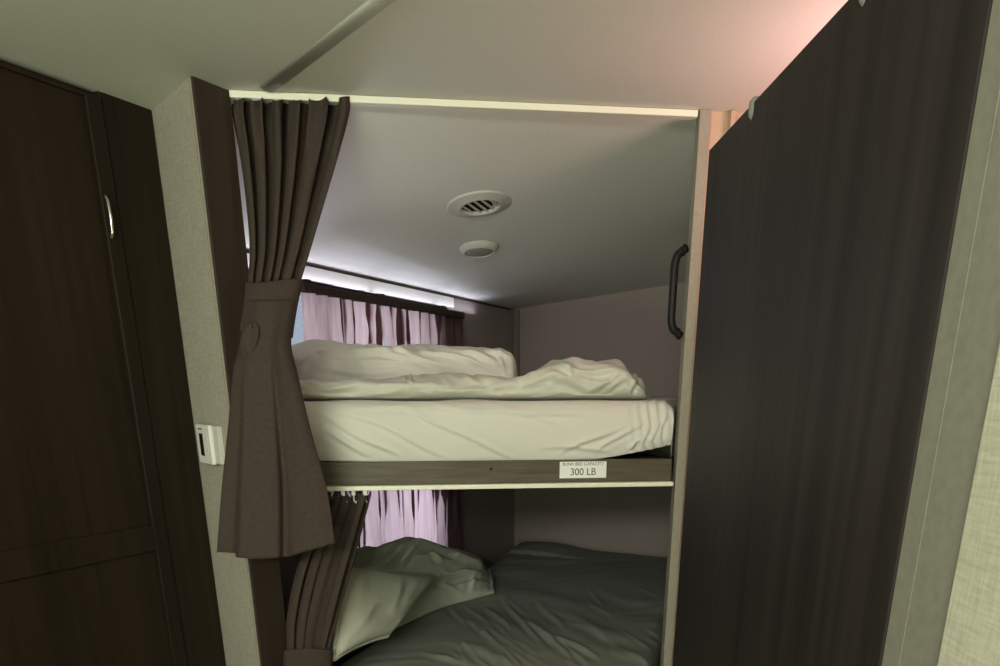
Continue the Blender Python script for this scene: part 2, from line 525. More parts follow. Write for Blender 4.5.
# casing, then papered wall towards the eye
gap = .004
cas0 = B2 + dD * gap
cb = onv(943, 664, A2, dD)
cas1 = v2(cb)
bm = bmesh.new()
bar(bm, cas0, cas1, nD, 0, zc, -.0, .05)
bar(bm, cas0 + dD * .028, cas0 + dD * .031, nD, 0, zc - .002, -.0008, .0)
struct('trim_9', bm, M['casing'], bevel=.0015)
bm = bmesh.new()
bar(bm, cas1, cas1 + dD * 2.6, nD, 0, zc, -.006, .05)
struct('wall_side', bm, M['wallpaper'], bevel=.003)

# ------------------------------------------------------------------ curtain tracks
ct = thing('curtain_track', 'long cream curtain track on the ceiling above the upper bunk', 'curtain track', up((T1_2 + T2_2) / 2, zc - .02), 'curtain tracks')
bm = bmesh.new(); bar(bm, T1_2 + dO * .004, T2_2 - dO * .002, nO, zc - .014, zc - .001, -.012, .012)
finish('rail', bm, M['track'], ct, bevel=.002)
zt_l = openpt(500, 486, -.006).z
ct2 = thing('curtain_track', 'cream curtain track fixed under the wooden rail of the upper bunk', 'curtain track', up((T1_2 + T2_2) / 2, zt_l - .01), 'curtain tracks')
bm = bmesh.new(); bar(bm, T1_2 + dO * .01, T2_2 - dO * .002, nO, zt_l - .0045, zt_l + .006, -.012, .012)
finish('rail', bm, M['track'], ct2, bevel=.0015)
def carriers(par, xs, y, ztop, z1, off=0):
    for x in xs:
        p = openpt(x, y, off); bm = bmesh.new()
        bar(bm, v2(p) - dO * .0045, v2(p) + dO * .0045, nO, ztop - .012, ztop, -.004, .004)
        c = Vector((p.x, p.y, ztop - .012))
        tube(bm, [c, c + Vector((0, 0, -.012)), c + Vector((.004, 0, -.018)), c + Vector((.008, 0, -.013))], .002, 8)
        finish('hook', bm, M['white'], par, bevel=.001)
carriers(ct2, (332, 343, 353.5, 365), 492, zt_l - .0045, 0)
carriers(ct, (240, 262, 284, 301, 316, 331, 344), 98, zc - .014, 0, -.03)

# ------------------------------------------------------------------ curtains
def curtain_mesh(rows, nple, seed, nu=220, nv=110, tops=None, base_off=0.0, amp_k=1.0, hem=None, hd=0):
    y0, y1 = rows[0][0], rows[-1][0]
    bm = bmesh.new()
    rnd = random.Random(seed); ph = [rnd.uniform(-.9, .9) for _ in range(64)]
    def fold(u):
        x = u * nple
        i = int(x); fr = x - i
        d = lerp(ph[i % 64], ph[(i + 1) % 64], fr * fr * (3 - 2 * fr))
        return 2 * PI * (x + .45 * d)
    def f(u, v):
        y = y0 + (y1 - y0) * v
        xl, xr, off, amp, sharp = interp(rows, y)
        ph_ = fold(u)
        s = math.sin(ph_)
        g = s * (1 - sharp) + sharp * (abs(math.sin(ph_ * .5)) * 2 - 1)
        uu = u - .018 * math.sin(2 * ph_) * (7.0 / nple)
        x = xl + (xr - xl) * uu
        yy = y
        if hem and v > .8: yy += hem(u) * (v - .8) / .2
        if tops and v < .03: yy += tops(u) * (1 - v / .03)
        if hd: g += hd * max(0, 1 - (y - y0) / 60) * (math.sin(2.7 * ph_ + 1) + .6 * noise.noise(Vector((u * 22, y * .05, seed))))
        o_ = off + amp * amp_k * g + .004 * noise.noise(Vector((u * 9, v * 5, seed)))
        # keep the sight line: slide along it as the cloth comes forward
        q = openpt(x, yy, base_off + o_)
        return q
    grid(bm, f, nu, nv)
    return bm
cu = thing('privacy_curtain', 'long brown privacy curtain hanging from the ceiling track, gathered by a wide tieback', 'curtain', up(T1_2 + dO * .1 + nO * .1, H - .39), 'brown privacy curtains')
rowsU = [
 (98.5, 231, 352, .000, .022, .2),
 (112, 231, 351, .000, .020, .25),
 (150, 238, 341, .004, .022, .35),
 (200, 245, 326, .015, .020, .4),
 (250, 249, 311, .04, .016, .4),
 (283, 247, 301, .06, .010, .3),
 (315, 244, 294, .085, .008, .2),
 (345, 239, 291, .10, .009, .1),
 (372, 233, 297, .115, .014, .0),
 (420, 229, 308, .135, .020, .0),
 (490, 222, 326, .15, .024, .0),
 (556, 217, 335, .155, .026, .0)]
rowsTop = [r for r in rowsU if r[0] <= 315] 
def topsU(u): return 2.2 * math.sin(u * 38) + (3 if abs(u - .80) < .03 else 0)
bm = curtain_mesh(rowsTop + [], 6, 3, 300, 90, topsU, hem=None, amp_k=1.25, hd=.45)
finish('panel', bm, M['curtain'], cu, smooth=True, solid=.0015)
# the skirt below the tieback has only a few broad folds
rowsB = [r for r in rowsU if r[0] >= 283]
def skirt():
    bm = bmesh.new(); y0, y1 = 300, 556
    def f(u, v):
        y = y0 + (y1 - y0) * v
        xl, xr, off, amp, sh = interp(rowsU, y)
        k = min(1, max(0, (v - .22) / .6))
        x = xl + (xr - xl) * u
        # one narrow fold behind at the left, a broad front and a valley two thirds across
        def stp(e, w_): return 1 / (1 + math.exp(-(u - e) / w_))
        vl = .66 - .10 * v
        g = -.030 * (1 - stp(.165, .012)) - .020 * stp(vl + .03, .018) - .012 * math.exp(-((u - vl) / .03) ** 2) + .010 * stp(.86, .03)
        yy = y
        if v > .6: yy += (v - .6) / .4 * (-4 * (u < .16) + 3 * math.exp(-((u - .35) / .2) ** 2) - 13 * max(0, (u - .62) / .38) )
        o_ = off + .016 + g * k * 1.2 + .040 * (math.sin(u * PI) ** .6) * (1 - .75 * k) + .003 * noise.noise(Vector((u * 6, v * 4, 9)))
        return openpt(x, yy, o_)
    grid(bm, f, 160, 80)
    return bm
finish('skirt', skirt(), M['curtain'], cu, smooth=True, solid=.0018)
# wide tieback wrapped round the waist
def band(ytab, thick=.014):
    bm = bmesh.new()
    def f(u, v):
        a = 2 * PI * u
        y = lerp(ytab[0], ytab[1], v)
        xl, xr, off, amp, sh = interp(rowsU, y)
        cxp, hw = (xl + xr) / 2, (xr - xl) / 2 + 1.2
        x = cxp + hw * math.cos(a)
        o_ = off + .012 + math.sin(a) * .034 * (1 - .3 * v)
        yy = y + (-2 * math.sin(a * 2) * (1 - v)) + 4 * v * math.cos(a)
        o_ += .002 * noise.noise(Vector((math.cos(a) * 2, math.sin(a) * 2, v * 4)))
        return openpt(x, yy, -o_ * 0 + o_)
    grid(bm, f, 72, 22, True)
    return bm
tb = finish('tieback', band((281, 334)), M['curtain'], cu, smooth=True, solid=.002)
# the pinched knot at its lower left
bm = bmesh.new()
kc = openpt(250, 340, .150)
def knot(u, v):
    a, b = 2 * PI * u, PI * v
    r = 1 + .16 * math.sin(3 * a + 2 * b)
    q = Vector((math.sin(b) * math.cos(a) * .017 * r, math.sin(b) * math.sin(a) * .010, math.cos(b) * .030 * r))
    return kc + Vector((q.x + q.z * .25, q.y, q.z))
grid(bm, knot, 32, 18, True)
bmesh.ops.remove_doubles(bm, verts=bm.verts[:], dist=.0004)
finish('knot', bm, M['curtain'], tb, smooth=True)

cl = thing('privacy_curtain', 'brown curtain of the lower bunk tied back beneath the taller curtain', 'curtain', up(T1_2 + dO * .12 + nO * .02, H - .95), 'brown privacy curtains')
rowsL = [
 (494, 322, 373, .0, .016, .2),
 (505, 320, 370, .0, .018, .3),
 (540, 306, 361, .004, .020, .35),
 (580, 293, 350, .012, .020, .4),
 (620, 286, 339, .022, .015, .4),
 (650, 286, 331, .030, .010, .3),
 (690, 284, 330, .034, .010, .2),
 (740, 278, 336, .036, .018, .2),
 (820, 270, 345, .036, .02, .2)]
def topsL(u): return 3 * math.sin(u * 24)
finish('panel', curtain_mesh(rowsL, 3.0, 8, 200, 110, topsL), M['curtain'], cl, smooth=True, solid=.0015)
bm = bmesh.new()
def bandL(u, v):
    a = 2 * PI * u; y = lerp(651, 684, v)
    xl, xr, off, amp, sh = interp(rowsL, y)
    return openpt((xl + xr) / 2 + ((xr - xl) / 2 + 2) * math.cos(a), y - 2 * math.sin(a), off + .008 + math.sin(a) * .03)
grid(bm, bandL, 64, 12, True)
finish('tieback', bm, M['curtain'], cl, smooth=True, solid=.002)

# ------------------------------------------------------------------ window curtains
def win_curtain(label, xl, xr, ytop_at, zlen, nf, seed, loc_z, Atop, Abot, header, split=None):
    tR = wt(wallpt(xr, ytop_at)); tL = wt(wallpt(xl, ytop_at))
    zt = wallpt((xl + xr) / 2, ytop_at).z
    zt = loc_z
    W = tL - tR
    th = thing('window_curtain', label, 'curtain', wp((tL + tR) / 2, zt - zlen, .06), 'window curtains in the bunks')
    rnd = random.Random(seed)
    jit = [rnd.uniform(-.35, .35) for _ in range(80)]; am = [rnd.uniform(.2, 1.4) for _ in range(80)]; fan = [rnd.uniform(-1, 1) for _ in range(80)]
    bm = bmesh.new()
    def f(u, v):
        x = u * nf; i = int(x); fr = x - i; sm = fr * fr * (3 - 2 * fr)
        ph = 2 * PI * (x + lerp(jit[i], jit[i+1], sm) * .6)
        a_ = lerp(am[i], am[i+1], sm)
        A = max(.02, lerp(Atop, Abot, min(1, v * 1.5)) * a_ * (1 + 1.1 * noise.noise(Vector((u * nf * .8, v * 5, seed + 2)))))
        t = tR + W * u + (W / nf) * (A * math.sin(2 * ph) + .25 * v * lerp(fan[i], fan[i+1], sm))
        off = .062 + .016 * math.sin(ph) * lerp(.7, 1.0, v) + .004 * noise.noise(Vector((u * 14, v * 3, seed)))
        if split: t += (1 if u > split else -1) * .055 * max(0, v - .30) * math.exp(-abs(u - split) / .10)
        return wp(t, zt - zlen * v + .002 * math.sin(ph * 2) * (1 if v < .05 else 0), off)
    for a_, b_ in (((0, split - 1e-4), (split + 1e-4, 1)) if split else ((0, 1),)):
        bm = bmesh.new(); grid(bm, lambda u, v: f(lerp(a_, b_, u), v), int(nf * 24 * (b_ - a_)), 40)
        finish('cloth', bm, M['wcloth'], th, smooth=True)
    bm = bmesh.new()
    bar(bm, C2 - dW * (tR - .004), C2 - dW * (tL + .004), nW, zt - header, zt + .004, .040, .082)
    hd = finish('header', bm, M['curtain'], th, bevel=.006)
    bm = bmesh.new(); r0 = C2 - dW * (tR + .10)
    tube(bm, [(*(r0 + nW * .055), zt + .009), (*(C2 - dW * (tL + .02) + nW * .055), zt + .009)], .0055, 10)
    rod = finish('rod', bm, M['black'], th, smooth=True)
    for k in (.12, .55, .95):
        bm = bmesh.new(); q = C2 - dW * lerp(tR, tL, k)
        bar(bm, q - dW * .008, q + dW * .008, nW, zt + .002, zt + .018, 0, .058)
        finish('bracket', bm, M['black'], th, bevel=.001)
    return th
zHU = wallpt(400, 301).z - .016
win_curtain('short maroon curtain gathered across the window above the white bedding', 284, 446, 300, .36, 15, 5, zHU, .27, .15, .020, split=.56)
win_curtain('maroon curtain glowing pink over the lower bunk window', 325, 447, 500, .46, 7, 11, H - .245, .34, .06, .030)

# ------------------------------------------------------------------ upper bunk
bk = thing('bunk_bed', 'upper bunk platform with a dark wooden front rail and a white capacity label', 'bunk bed', up((T1_2 + T2_2) / 2 - nO * .5, zt_l))
zr0 = zt_l + .006; zr1_ = openpt(500, 460.5, -.01).z
def op(a, b, z):             # a along the opening from its left end, b deep into the bunk
    q = T1_2 + dO * a - nO * b
    return Vector((q.x, q.y, z))
LO = (T2_2 - T1_2).length
def shrink(p, c, k): return c + (p - c) * k
FP = [op(.0, .035, 0), op(LO - .004, .035, 0)]
ebR = C2 + dF * .93 - dW * .04; ebL = C2 - dW * .05 + nW * .03
leftw = C2 - dW * (wt(up(T1_2, 0)) - .20) + nW * .09
bm = bmesh.new(); bar(bm, op(.003, 0, 0), op(LO - .003, 0, 0), nO, zr0, zr1_, -.020, -.008)
rail = finish('front_rail', bm, M['rail'], bk, bevel=.002)
bm = bmesh.new(); prism(bm, [v2(op(.02, .032, 0)), v2(op(LO - .01, .032, 0)), ebR - dF * .02, ebL, leftw], zr0 + .002, zr1_ - .010)
finish('deck', bm, M['casing'], bk)
# screw in the rail
sp = openpt(491, 469, -.008)
bm = bmesh.new(); fm = Matrix.Translation(sp) @ Vector((nO.x, nO.y, 0)).to_track_quat('Z', 'Y').to_matrix().to_4x4()
lathe(bm, [(.0034, -.002), (.0034, .0008), (.0022, .0016), (.0006, .001)], fm, 16)
finish('screw', bm, M['darkmetal'], rail, smooth=False)
# capacity label
c00, c10, c01 = openpt(559.5, 478.5, -.0077), openpt(606, 477.5, -.0077), openpt(559.5, 462, -.0077)
lw = (v2(c10) - v2(c00)).length; lh = c01.z - c00.z
ctr = (c10 + c00) / 2; ctr.z += lh / 2
bm = bmesh.new(); bar(bm, v2(ctr) - dO * lw / 2, v2(ctr) + dO * lw / 2, nO, ctr.z - lh / 2, ctr.z + lh / 2, 0, .0006)
lb = finish('capacity_label', bm, M['paper'], bk); lb['label'] = 'white sticker reading 300 LB'
def text(s, size, dx, dz, par, width):
    cd = bpy.data.curves.new('lettering', 'FONT'); cd.body = s; cd.size = size; cd.align_x = 'CENTER'; cd.align_y = 'CENTER'; cd.extrude = .00015
    t = bpy.data.objects.new('tmp', cd); COL.objects.link(t)
    dg = bpy.context.evaluated_depsgraph_get(); me = bpy.data.meshes.new_from_object(t.evaluated_get(dg))
    bpy.data.objects.remove(t)
    xs = [v.co.x for v in me.vertices]; w = max(xs) - min(xs); k = width / w
    bm = bmesh.new(); bm.from_mesh(me); bpy.data.meshes.remove(me)
    for v in bm.verts:
        q = v2(ctr) + dO * (v.co.x * k + dx) + nO * (.0008 + v.co.z)
        v.co = Vector((q.x, q.y, ctr.z + dz + v.co.y))
    o = finish('lettering', bm, M['ink'], par)
    return o
text('300 LB', lh * .60, 0, -lh * .14, lb, lw * .54)
text('BUNK BED CAPACITY', lh * .26, 0, lh * .35, lb, lw * .88)

# ------------------------------------------------------------------ mattresses
def mattress(name, label, quad, z0, z1, mat, r, wr, nx=150, ny=90, group='mattresses', bulge=.012):
    """quad: FL, FR, BR, BL (2-D); rounded slab with cloth wrinkles"""
    FL, FR, BR, BL_ = [v2(p) for p in quad]
    h = z1 - z0
    def P(u, v): 
        return (FL * (1 - u) + FR * u) * (1 - v) + (BL_ * (1 - u) + BR * u) * v
    lx = (FR - FL).length; ly = (BL_ - FL).length
    bm = bmesh.new()
    def f(i, j):
        # i around 0..1 across the top, wrapping down both ends; same for j
        return None
    # profile across: down the front, over the top, down the back
    def prof(s, L):
        """s in 0..1 -> (pos along 0..L, height factor drop)"""
        per = [h - r, r * PI / 2, L - 2 * r, r * PI / 2, h - r]; tot = sum(per); d = s * tot
        if d < per[0]: return 0.0, -h + d
        d -= per[0]
        if d < per[1]:
            a = d / r; return r - r * math.cos(a), -r + r * math.sin(a)
        d -= per[1]
        if d < per[2]: return r + d, 0.0
        d -= per[2]
        if d < per[3]:
            a = d / r; return L - r + r * math.sin(a), -r + r * math.cos(a)
        d -= per[3]
        return L, -r - d
    def g(i, j):
        x, dz1 = prof(i, lx); y, dz2 = prof(j, ly)
        # superpose the two drops as a rounded pillow edge
        d = max(-h, -((abs(dz1) ** 3 + abs(dz2) ** 3) ** (1/3)))
        p = P(min(1, max(0, x / lx)), min(1, max(0, y / ly)))
        q = Vector((p.x, p.y, z1 + d))
        # round plan corners
        return q, d, x, y
    for_rows = []
    nxs, nys = nx, ny
    def ss(k):      # crowd rows towards the front
        return k
    for jj in range(nys + 1):
        row = []
        sj = (jj / nys) ** 1.5
        for ii in range(nxs + 1):
            q, d, x, y = g(ii / nxs, sj)
            b = bulge * math.sin(PI * min(1, -d / h))
            q = q + Vector((nO.x, nO.y, 0)) * (b if y < .05 else 0)
            q += wr(q, x, y, d)
            row.append(bm.verts.new(q))
        for_rows.append(row)
    for a, b in zip(for_rows, for_rows[1:]):
        for k in range(nxs): bm.faces.new((a[k], a[k+1], b[k+1], b[k]))
    edge = [e for e in bm.edges if e.is_boundary]
    bmesh.ops.holes_fill(bm, edges=edge, sides=0)
    o = finish(name, bm, mat, smooth=True)
    return tag(o, label, 'mattress', group)
zm1 = openpt(480, 401, -.04).z; zm0 = zr1_ - .004
cr_m = creases([(316,412,402,458,.006,2.2),(338,408,452,457,.005,2.0),(322,430,372,456,.006,2.4),(398,405,470,436,.006,2.2),(430,404,560,421,.005,2.0),
 (486,406,590,417,.005,2.0),(440,430,520,456,.004,2.0),(560,454,625,424,.005,2.2),(598,452,644,420,.004,2.0),(640,448,650,424,.006,1.8),(650,446,657,420,.006,1.8),(661,440,666,414,.006,1.8),
 (540,446,610,452,.004,2.0),(350,405,440,412,.004,1.6),(628,455,640,440,.006,2)])
def wr_up(q, x, y, d):
    # slanting pull lines on the front of the fitted sheet and gathers at the right corner
    s = x * 1.0; z = q.z
    a = (z - zm0) * 1.0 + .55 * (s)
    w = .0035 * math.sin(a * 55 + 2.2 * noise.noise(Vector((x * 5, z * 7, 1)))) * max(0, noise.noise(Vector((x * 6 + 3, z * 9, 4))) + .15)
    w += .006 * noise.noise(Vector((x * 7 + z * 9, z * 4, 7)))
    gk = max(0, 1 - abs(x - LO + .055) / .075)
    w += gk * .0045 * math.sin(x * 260 + z * 50)
    w += 1.3 * cr_m(q)
    r = Vector((nO.x * w, nO.y * w, 0))
    if y > .04: r = Vector((0, 0, w * .8))
    # sheet hem wanders along the bottom
    if d < -.09 and y < .03:
        k = (-d - .09) / max(.01, (zm1 - zm0) - .09)
        r.z += k * (.006 * math.sin(x * 7 + 1) +   .030 * max(0, (x - (LO - .22)) / .22) ** 1.5)
    return r
mu = mattress('mattress', 'upper bunk mattress in a white fitted sheet behind the dark rail',
     [op(.0, .033, 0), op(LO - .002, .033, 0), ebR - dF * .03, leftw * .2 + ebL * .8 + nW * .07], zm0, zm1, M['sheet'], .035, wr_up, 300, 190)
zl1 = H - .735; zl0 = zl1 - .14
rl = random.Random(12)
fine = []
for _ in range(46):
    xx, yy = rl.uniform(440, 650), rl.uniform(585, 660); L_ = rl.uniform(18, 55); an = math.radians(rl.uniform(24, 52) - (xx - 500) * .06)
    fine.append((xx, yy, xx + L_ * math.cos(an), yy + L_ * math.sin(an), rl.uniform(.001, .0026), rl.uniform(1.3, 2.2)))
cr_l = creases(fine + [(484,606,512,632,.006,2),(498,598,542,638,.007,2),(522,620,574,654,.007,2),(546,632,600,658,.007,2),(470,618,500,650,.005,2),(560,612,620,640,.004,4),(590,628,650,648,.004,4),
 (440,640,520,662,.005,4),(420,650,470,666,.005,2),(600,590,660,606,.003,4),(520,590,580,606,.003,4),(610,650,660,668,.005,4),(535,604,566,628,.004,2.4)])
def wr_lo(q, x, y, d):
    # creases fanning across the sheet
    p = Vector((q.x * .94 + q.y * .34, -q.x * .34 + q.y * .94, 0))
    w = .008 * noise.noise(Vector((q.x * 4, q.y * 4, 2)))
    w += .004 * noise.noise(Vector((p.x * 4, p.y * 18, 5))) * max(0, noise.noise(Vector((q.x * 2.2, q.y * 2.2, 8))) + .5)
    w += 1.15 * cr_l(q)
    w += .03 * math.exp(-(((q.x - .12) / .22) ** 2 + ((q.y - 3.75) / .2) ** 2)) * 1.0
    if wt(q) > .3 and (v2(q) - C2).dot(nW) < .55: w = min(w, .004)
    return Vector((0, 0, w)) if d > -.05 else Vector((0, 0, 0))
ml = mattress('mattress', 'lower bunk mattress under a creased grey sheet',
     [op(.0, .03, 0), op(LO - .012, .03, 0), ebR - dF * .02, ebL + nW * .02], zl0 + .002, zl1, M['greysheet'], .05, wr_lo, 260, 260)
pf = thing('bunk_platform', 'enclosed wooden base under the grey sheeted lower mattress', 'bunk bed', up((T1_2 + T2_2) / 2 - nO * .5, 0))
bm = bmesh.new(); prism(bm, [v2(op(.02, .02, 0)), v2(op(LO - .01, .02, 0)), ebR - dF * .02, ebL, leftw], 0, zl0)
finish('base', bm, M['wood_left'], pf)

# ------------------------------------------------------------------ bedding
def bundle(name, label, cat, tab, b, w, zfloor, mat, seed, nst=240, nseg=120, group=None, wamp=.008, wfun=None, tilt=0, cr=None):
    """soft roll of cloth lying across the bunk; tab: (pixel x, pixel y of its top, half depth factor) on the plane b deep"""
    bm = bmesh.new()
    x0, x1 = tab[0][0], tab[-1][0]
    def f(u, v):
        x = x0 + (x1 - x0) * v
        yt, k = interp(tab, x)
        top = openpt(x, yt, -b - tilt * v)
        hh = max(.003, top.z - zfloor)
        # rounded ends
        e = min(1, v / .03, (1 - v) / .04) if False else 1
        ends = math.sqrt(max(0, 1 - max(0, (.05 - v) / .05) ** 2)) * math.sqrt(max(0, 1 - max(0, (v - .955) / .045) ** 2))
        a = 2 * PI * u
        ca, sa = math.cos(a), math.sin(a)
        ex = .75
        cx_ = math.copysign(abs(ca) ** ex, ca); sx_ = math.copysign(abs(sa) ** ex, sa)
        ww = w * k * (.25 + .75 * ends)
        z = zfloor + hh * (.5 + .5 * sx_ ) * (.35 + .65 * ends) if ends < 1 else zfloor + hh * (.5 + .5 * sx_)
        q = Vector((top.x, top.y, z)) + Vector((nO.x, nO.y, 0)) * (ww * cx_)
        if sa > -.6:
            n_ = wamp * noise.noise(Vector((x * .035, u * 7, seed))) + wamp * .6 * noise.noise(Vector((x * .10 + u * 6, u * 12, seed + 3)))
            if wfun: n_ += wfun(x, u)
            if cr and ca > -.2: n_ += 1.5 * cr(q)
            q += Vector((nO.x * ca, nO.y * ca, max(0, sa) + .2)) * n_
        return q
    rows = grid(bm, f, nseg, nst, True)
    bm.faces.new(rows[0][::-1]); bm.faces.new(rows[-1])
    o = finish(name, bm, mat, smooth=True)
    return tag(o, label, cat, group)
zb = zm1 + .002
tabD = [(284, 379, 1), (300, 380, 1), (340, 381, 1), (400, 377, 1), (450, 376, .95), (500, 378, .9), (522, 376, .9), (540, 367, .95), (556, 359, 1), (566, 360, 1), (600, 362, 1), (618, 364, .95), (627, 376, .85), (640, 384, .7), (645, 393, .5)]
def wd(x, u):
    w = 0
    if x > 540: w += .006 * math.sin((x - 540) * .09 + u * 22) * min(1, (x - 540) / 30)
    w += .004 * math.sin(x * .035 + u * 18)
    return w
bundle('duvet', 'rumpled off-white duvet spread along the front of the upper bunk', 'duvet', tabD, .19, .115, zb - .002, M['duvet'], 21, wfun=wd, wamp=.008, cr=creases([(412,366,413,399,.004,1.4),(318,388,360,386,.006,2),(540,372,600,395,.006,3),(556,366,620,372,.006,2.5),(575,398,622,372,.007,3),(596,396,628,378,.006,2.4),(520,384,560,374,.005,2.5),(430,392,520,386,.004,3),(330,398,400,394,.004,2.5),(560,362,572,378,.006,2.5),(626,395,634,378,.006,1.8)]))
tabR = [(280, 345, .45), (300, 343, .6), (345, 344, .8), (370, 345.5, 1), (400, 345, 1), (450, 347, 1), (490, 349, 1), (506, 351, .95), (514, 358, .8), (517, 370, .5)]
def wp_(x, u):
    s = (x - 285) * .02
    return .006 * math.sin(u * 30 + s * 2.2) * max(0, noise.noise(Vector((x * .02, u * 5, 2))) + .3)
bundle('pillow', 'long white pillow lying behind the duvet against the upper window', 'pillow', tabR, .445, .13, zb + .002, M['sheet'], 33, wfun=wp_, wamp=.006, cr=creases([(303,352,380,350,.005,2.5),(370,348,440,372,.006,2.2),(392,348,470,374,.006,2.2),(420,348,500,372,.006,2.0),(446,348,512,368,.005,1.8),(310,368,400,374,.006,2.6),(350,358,415,366,.004,2),(300,362,316,352,.006,2.4),(484,350,512,360,.005,1.6),(500,352,508,376,.006,1.8),(330,347,420,354,.004,1.8)]))

# lower bunk: sage pillow on top of a crumpled blanket along the window
frontpx = [(0, 318, 672), (.12, 336, 657), (.3, 366, 643), (.48, 400, 625), (.7, 440, 607), (.88, 472, 598), (1, 494, 592)]
ridgepx = [(0, 318, 566), (.15, 345, 558), (.3, 372, 551), (.45, 396, 544), (.6, 421, 541), (.78, 452, 553), (.92, 480, 562), (1, 490, 577)]
cr_h = creases([(376,616,434,603,.008,3),(366,628,410,618,.006,3),(424,580,470,571,.008,3),(440,584,465,599,.007,2.6),(476,574,471,600,.006,2.4),(400,562,414,548,.007,2.4),(448,557,486,566,.008,2.6),
 (430,592,456,590,.006,2.4),(452,572,482,578,.006,2.4),(420,612,452,602,.005,2.4),(384,556,400,546,.006,2.2),(428,552,440,566,.006,2.2),(396,606,430,592,.006,2.6)])
def heap(u, v):
    fx, fy = interp(frontpx, u); rx, ry = interp(ridgepx, u)
    fr_ = onz(fx, fy, zl1 - H + .012); rd = onv(rx, ry, C2 + nW * (.25 - .02 * u), dW)
    q = v2(rd); t = wt(rd)
    bk_ = wp(t - .01, zl1 + .03, .105)
    h = max(.02, rd.z - zl1)
    if v < .7:
        k = v / .7; e = math.sin(k * PI / 2)
        p = fr_.lerp(rd, k ** 1.15)
        p.z = zl1 + .012 + h * e ** .62
    else:
        k = (v - .7) / .3
        p = rd.lerp(bk_, k); p.z = lerp(rd.z, bk_.z, k ** 1.8)
    c_ = Vector((p.x, p.y, p.z * 1.3))
    f1 = 1 - abs(noise.noise(Vector((u * 6.5 - v * 4.0, v * 3.2 + u * 3.0, 12.3)))) * 2.4
    f2 = noise.noise(Vector((u * 13 - v * 6, v * 6 + u * 7, 4)))
    f3 = 1 - abs(noise.noise(Vector((u * 15 - v * 9, v * 6 + u * 8, 31)))) * 2.4
    w_ = (.016 * f1 + .005 * f2 + .0015 * f3) * math.sin(PI * min(1, max(.0, v * .95 + .03))) ** .6
    if u > .93: w_ *= .5
    w_ += 2.3 * cr_h(p) * min(1, v * 8)
    p += (Vector((nW.x, nW.y, 0)) * .5 + Vector((-dW.x, -dW.y, 0)) * .2 + Vector((0, 0, .8))) * w_
    p.z = max(p.z, zl1 + .010)
    return p
bm = bmesh.new(); grid(bm, heap, 190, 110)
bot = [e for e in bm.edges if e.is_boundary]
r_ = bmesh.ops.extrude_edge_only(bm, edges=bot)
for g in r_['geom']:
    if isinstance(g, bmesh.types.BMVert): g.co.z = zl1 + .006
bmesh.ops.holes_fill(bm, edges=[e for e in bm.edges if e.is_boundary], sides=0)
o = finish('blanket', bm, M['greenlinen'], smooth=True)
tag(o, 'crumpled pale sage blanket heaped by the lower window', 'blanket')
# pillow leaning on the near end of the heap
qA = onv(316, 564, C2 + nW * .30, dW); qB = onv(428, 578, C2 + nW * .30, dW)
qC = onz(372, 640, zl1 - H + .07); qD = onz(318, 664, zl1 - H + .07)
nrm = (qB - qA).cross(qD - qA).normalized()
if nrm.dot(Vector((0, 0, H)) - qA) < 0: nrm = -nrm
def pq(a, b):
    s_, t_ = (a + 1) / 2, (b + 1) / 2
    # edges drawn in between the corners
    pull = .05
    s_ = s_ + (.5 - s_) * pull * 2 * (1 - (2*t_-1) ** 2) * abs(2*s_-1) * 1.0
    t_ = t_ + (.5 - t_) * pull * 2 * (1 - a * a) * abs(2*t_-1)
    return qA.lerp(qB, s_).lerp(qD.lerp(qC, s_), t_)
cr_p = creases([(386,616,394,574,.006,4),(345,640,376,600,.005,4),(352,604,366,566,.004,4.5),(398,604,414,580,.005,3.5)])
def pil(side):
    def f(u, v):
        a, b = u * 2 - 1, v * 2 - 1
        m = max(0, (1 - a ** 4)) ** .6 * max(0, (1 - b ** 4)) ** .6
        cr = .006 * noise.noise(Vector((a * 1.6 + b, b * 1.8 - a, 6)))
        if side > 0: cr += .7 * cr_p(pq(a, b) + nrm * .07)
        return pq(a, b) + nrm * (.05 + (.042 * m + cr * m) * side)
    return f
bm = bmesh.new()
grid(bm, pil(1), 90, 64); grid(bm, pil(-1), 90, 64)
bmesh.ops.remove_doubles(bm, verts=bm.verts[:], dist=.0008)
pl = finish('pillow', bm, M['greenlinen'], smooth=True)
tag(pl, 'plump sage pillow on the lower bunk, half hidden by the tied curtain', 'pillow')
bm = bmesh.new(); ring = []
for k in range(121):
    s_ = k / 120 * 4; i = int(s_) % 4; fr = s_ - int(s_)
    a, b = [(fr*2-1, -1), (1, fr*2-1), (1-fr*2, 1), (-1, 1-fr*2)][i]
    ring.append(pq(a, b) + nrm * .05)
tube(bm, ring, .0055, 8, cap=False)
finish('piping', bm, M['greenlinen'], pl, smooth=True)

# ------------------------------------------------------------------ things on the ceiling and walls
def ceil_at(x, y):
    """point and downward normal of the bunk ceiling on a sight line"""
    dg = bpy.context.evaluated_depsgraph_get()
    ob = bpy.data.objects['ceiling.001']
    d = ray(x, y).normalized()
    inv = ob.matrix_world.inverted()
    ok, loc, nn, _ = ob.ray_cast(inv @ Vector((0, 0, H)), d)
    p = ob.matrix_world @ loc
    if nn.z > 0: nn = -nn
    return p, nn
bpy.context.view_layer.update()
def frame_at(p, n):
    z = n.normalized(); x = Vector((dO.x, dO.y, 0)); x = (x - z * x.dot(z)).normalized(); y = z.cross(x)
    m = Matrix((x, y, z)).transposed().to_4x4(); m.translation = p
    return m
p, n_ = ceil_at(480, 203.5)
R = 33.5 * p.y / ray(480, 203).y
fr = frame_at(p, n_)
vt = thing('ceiling_vent', 'round white louvred air vent on the sloping bunk ceiling', 'vent', p)
bm = bmesh.new()
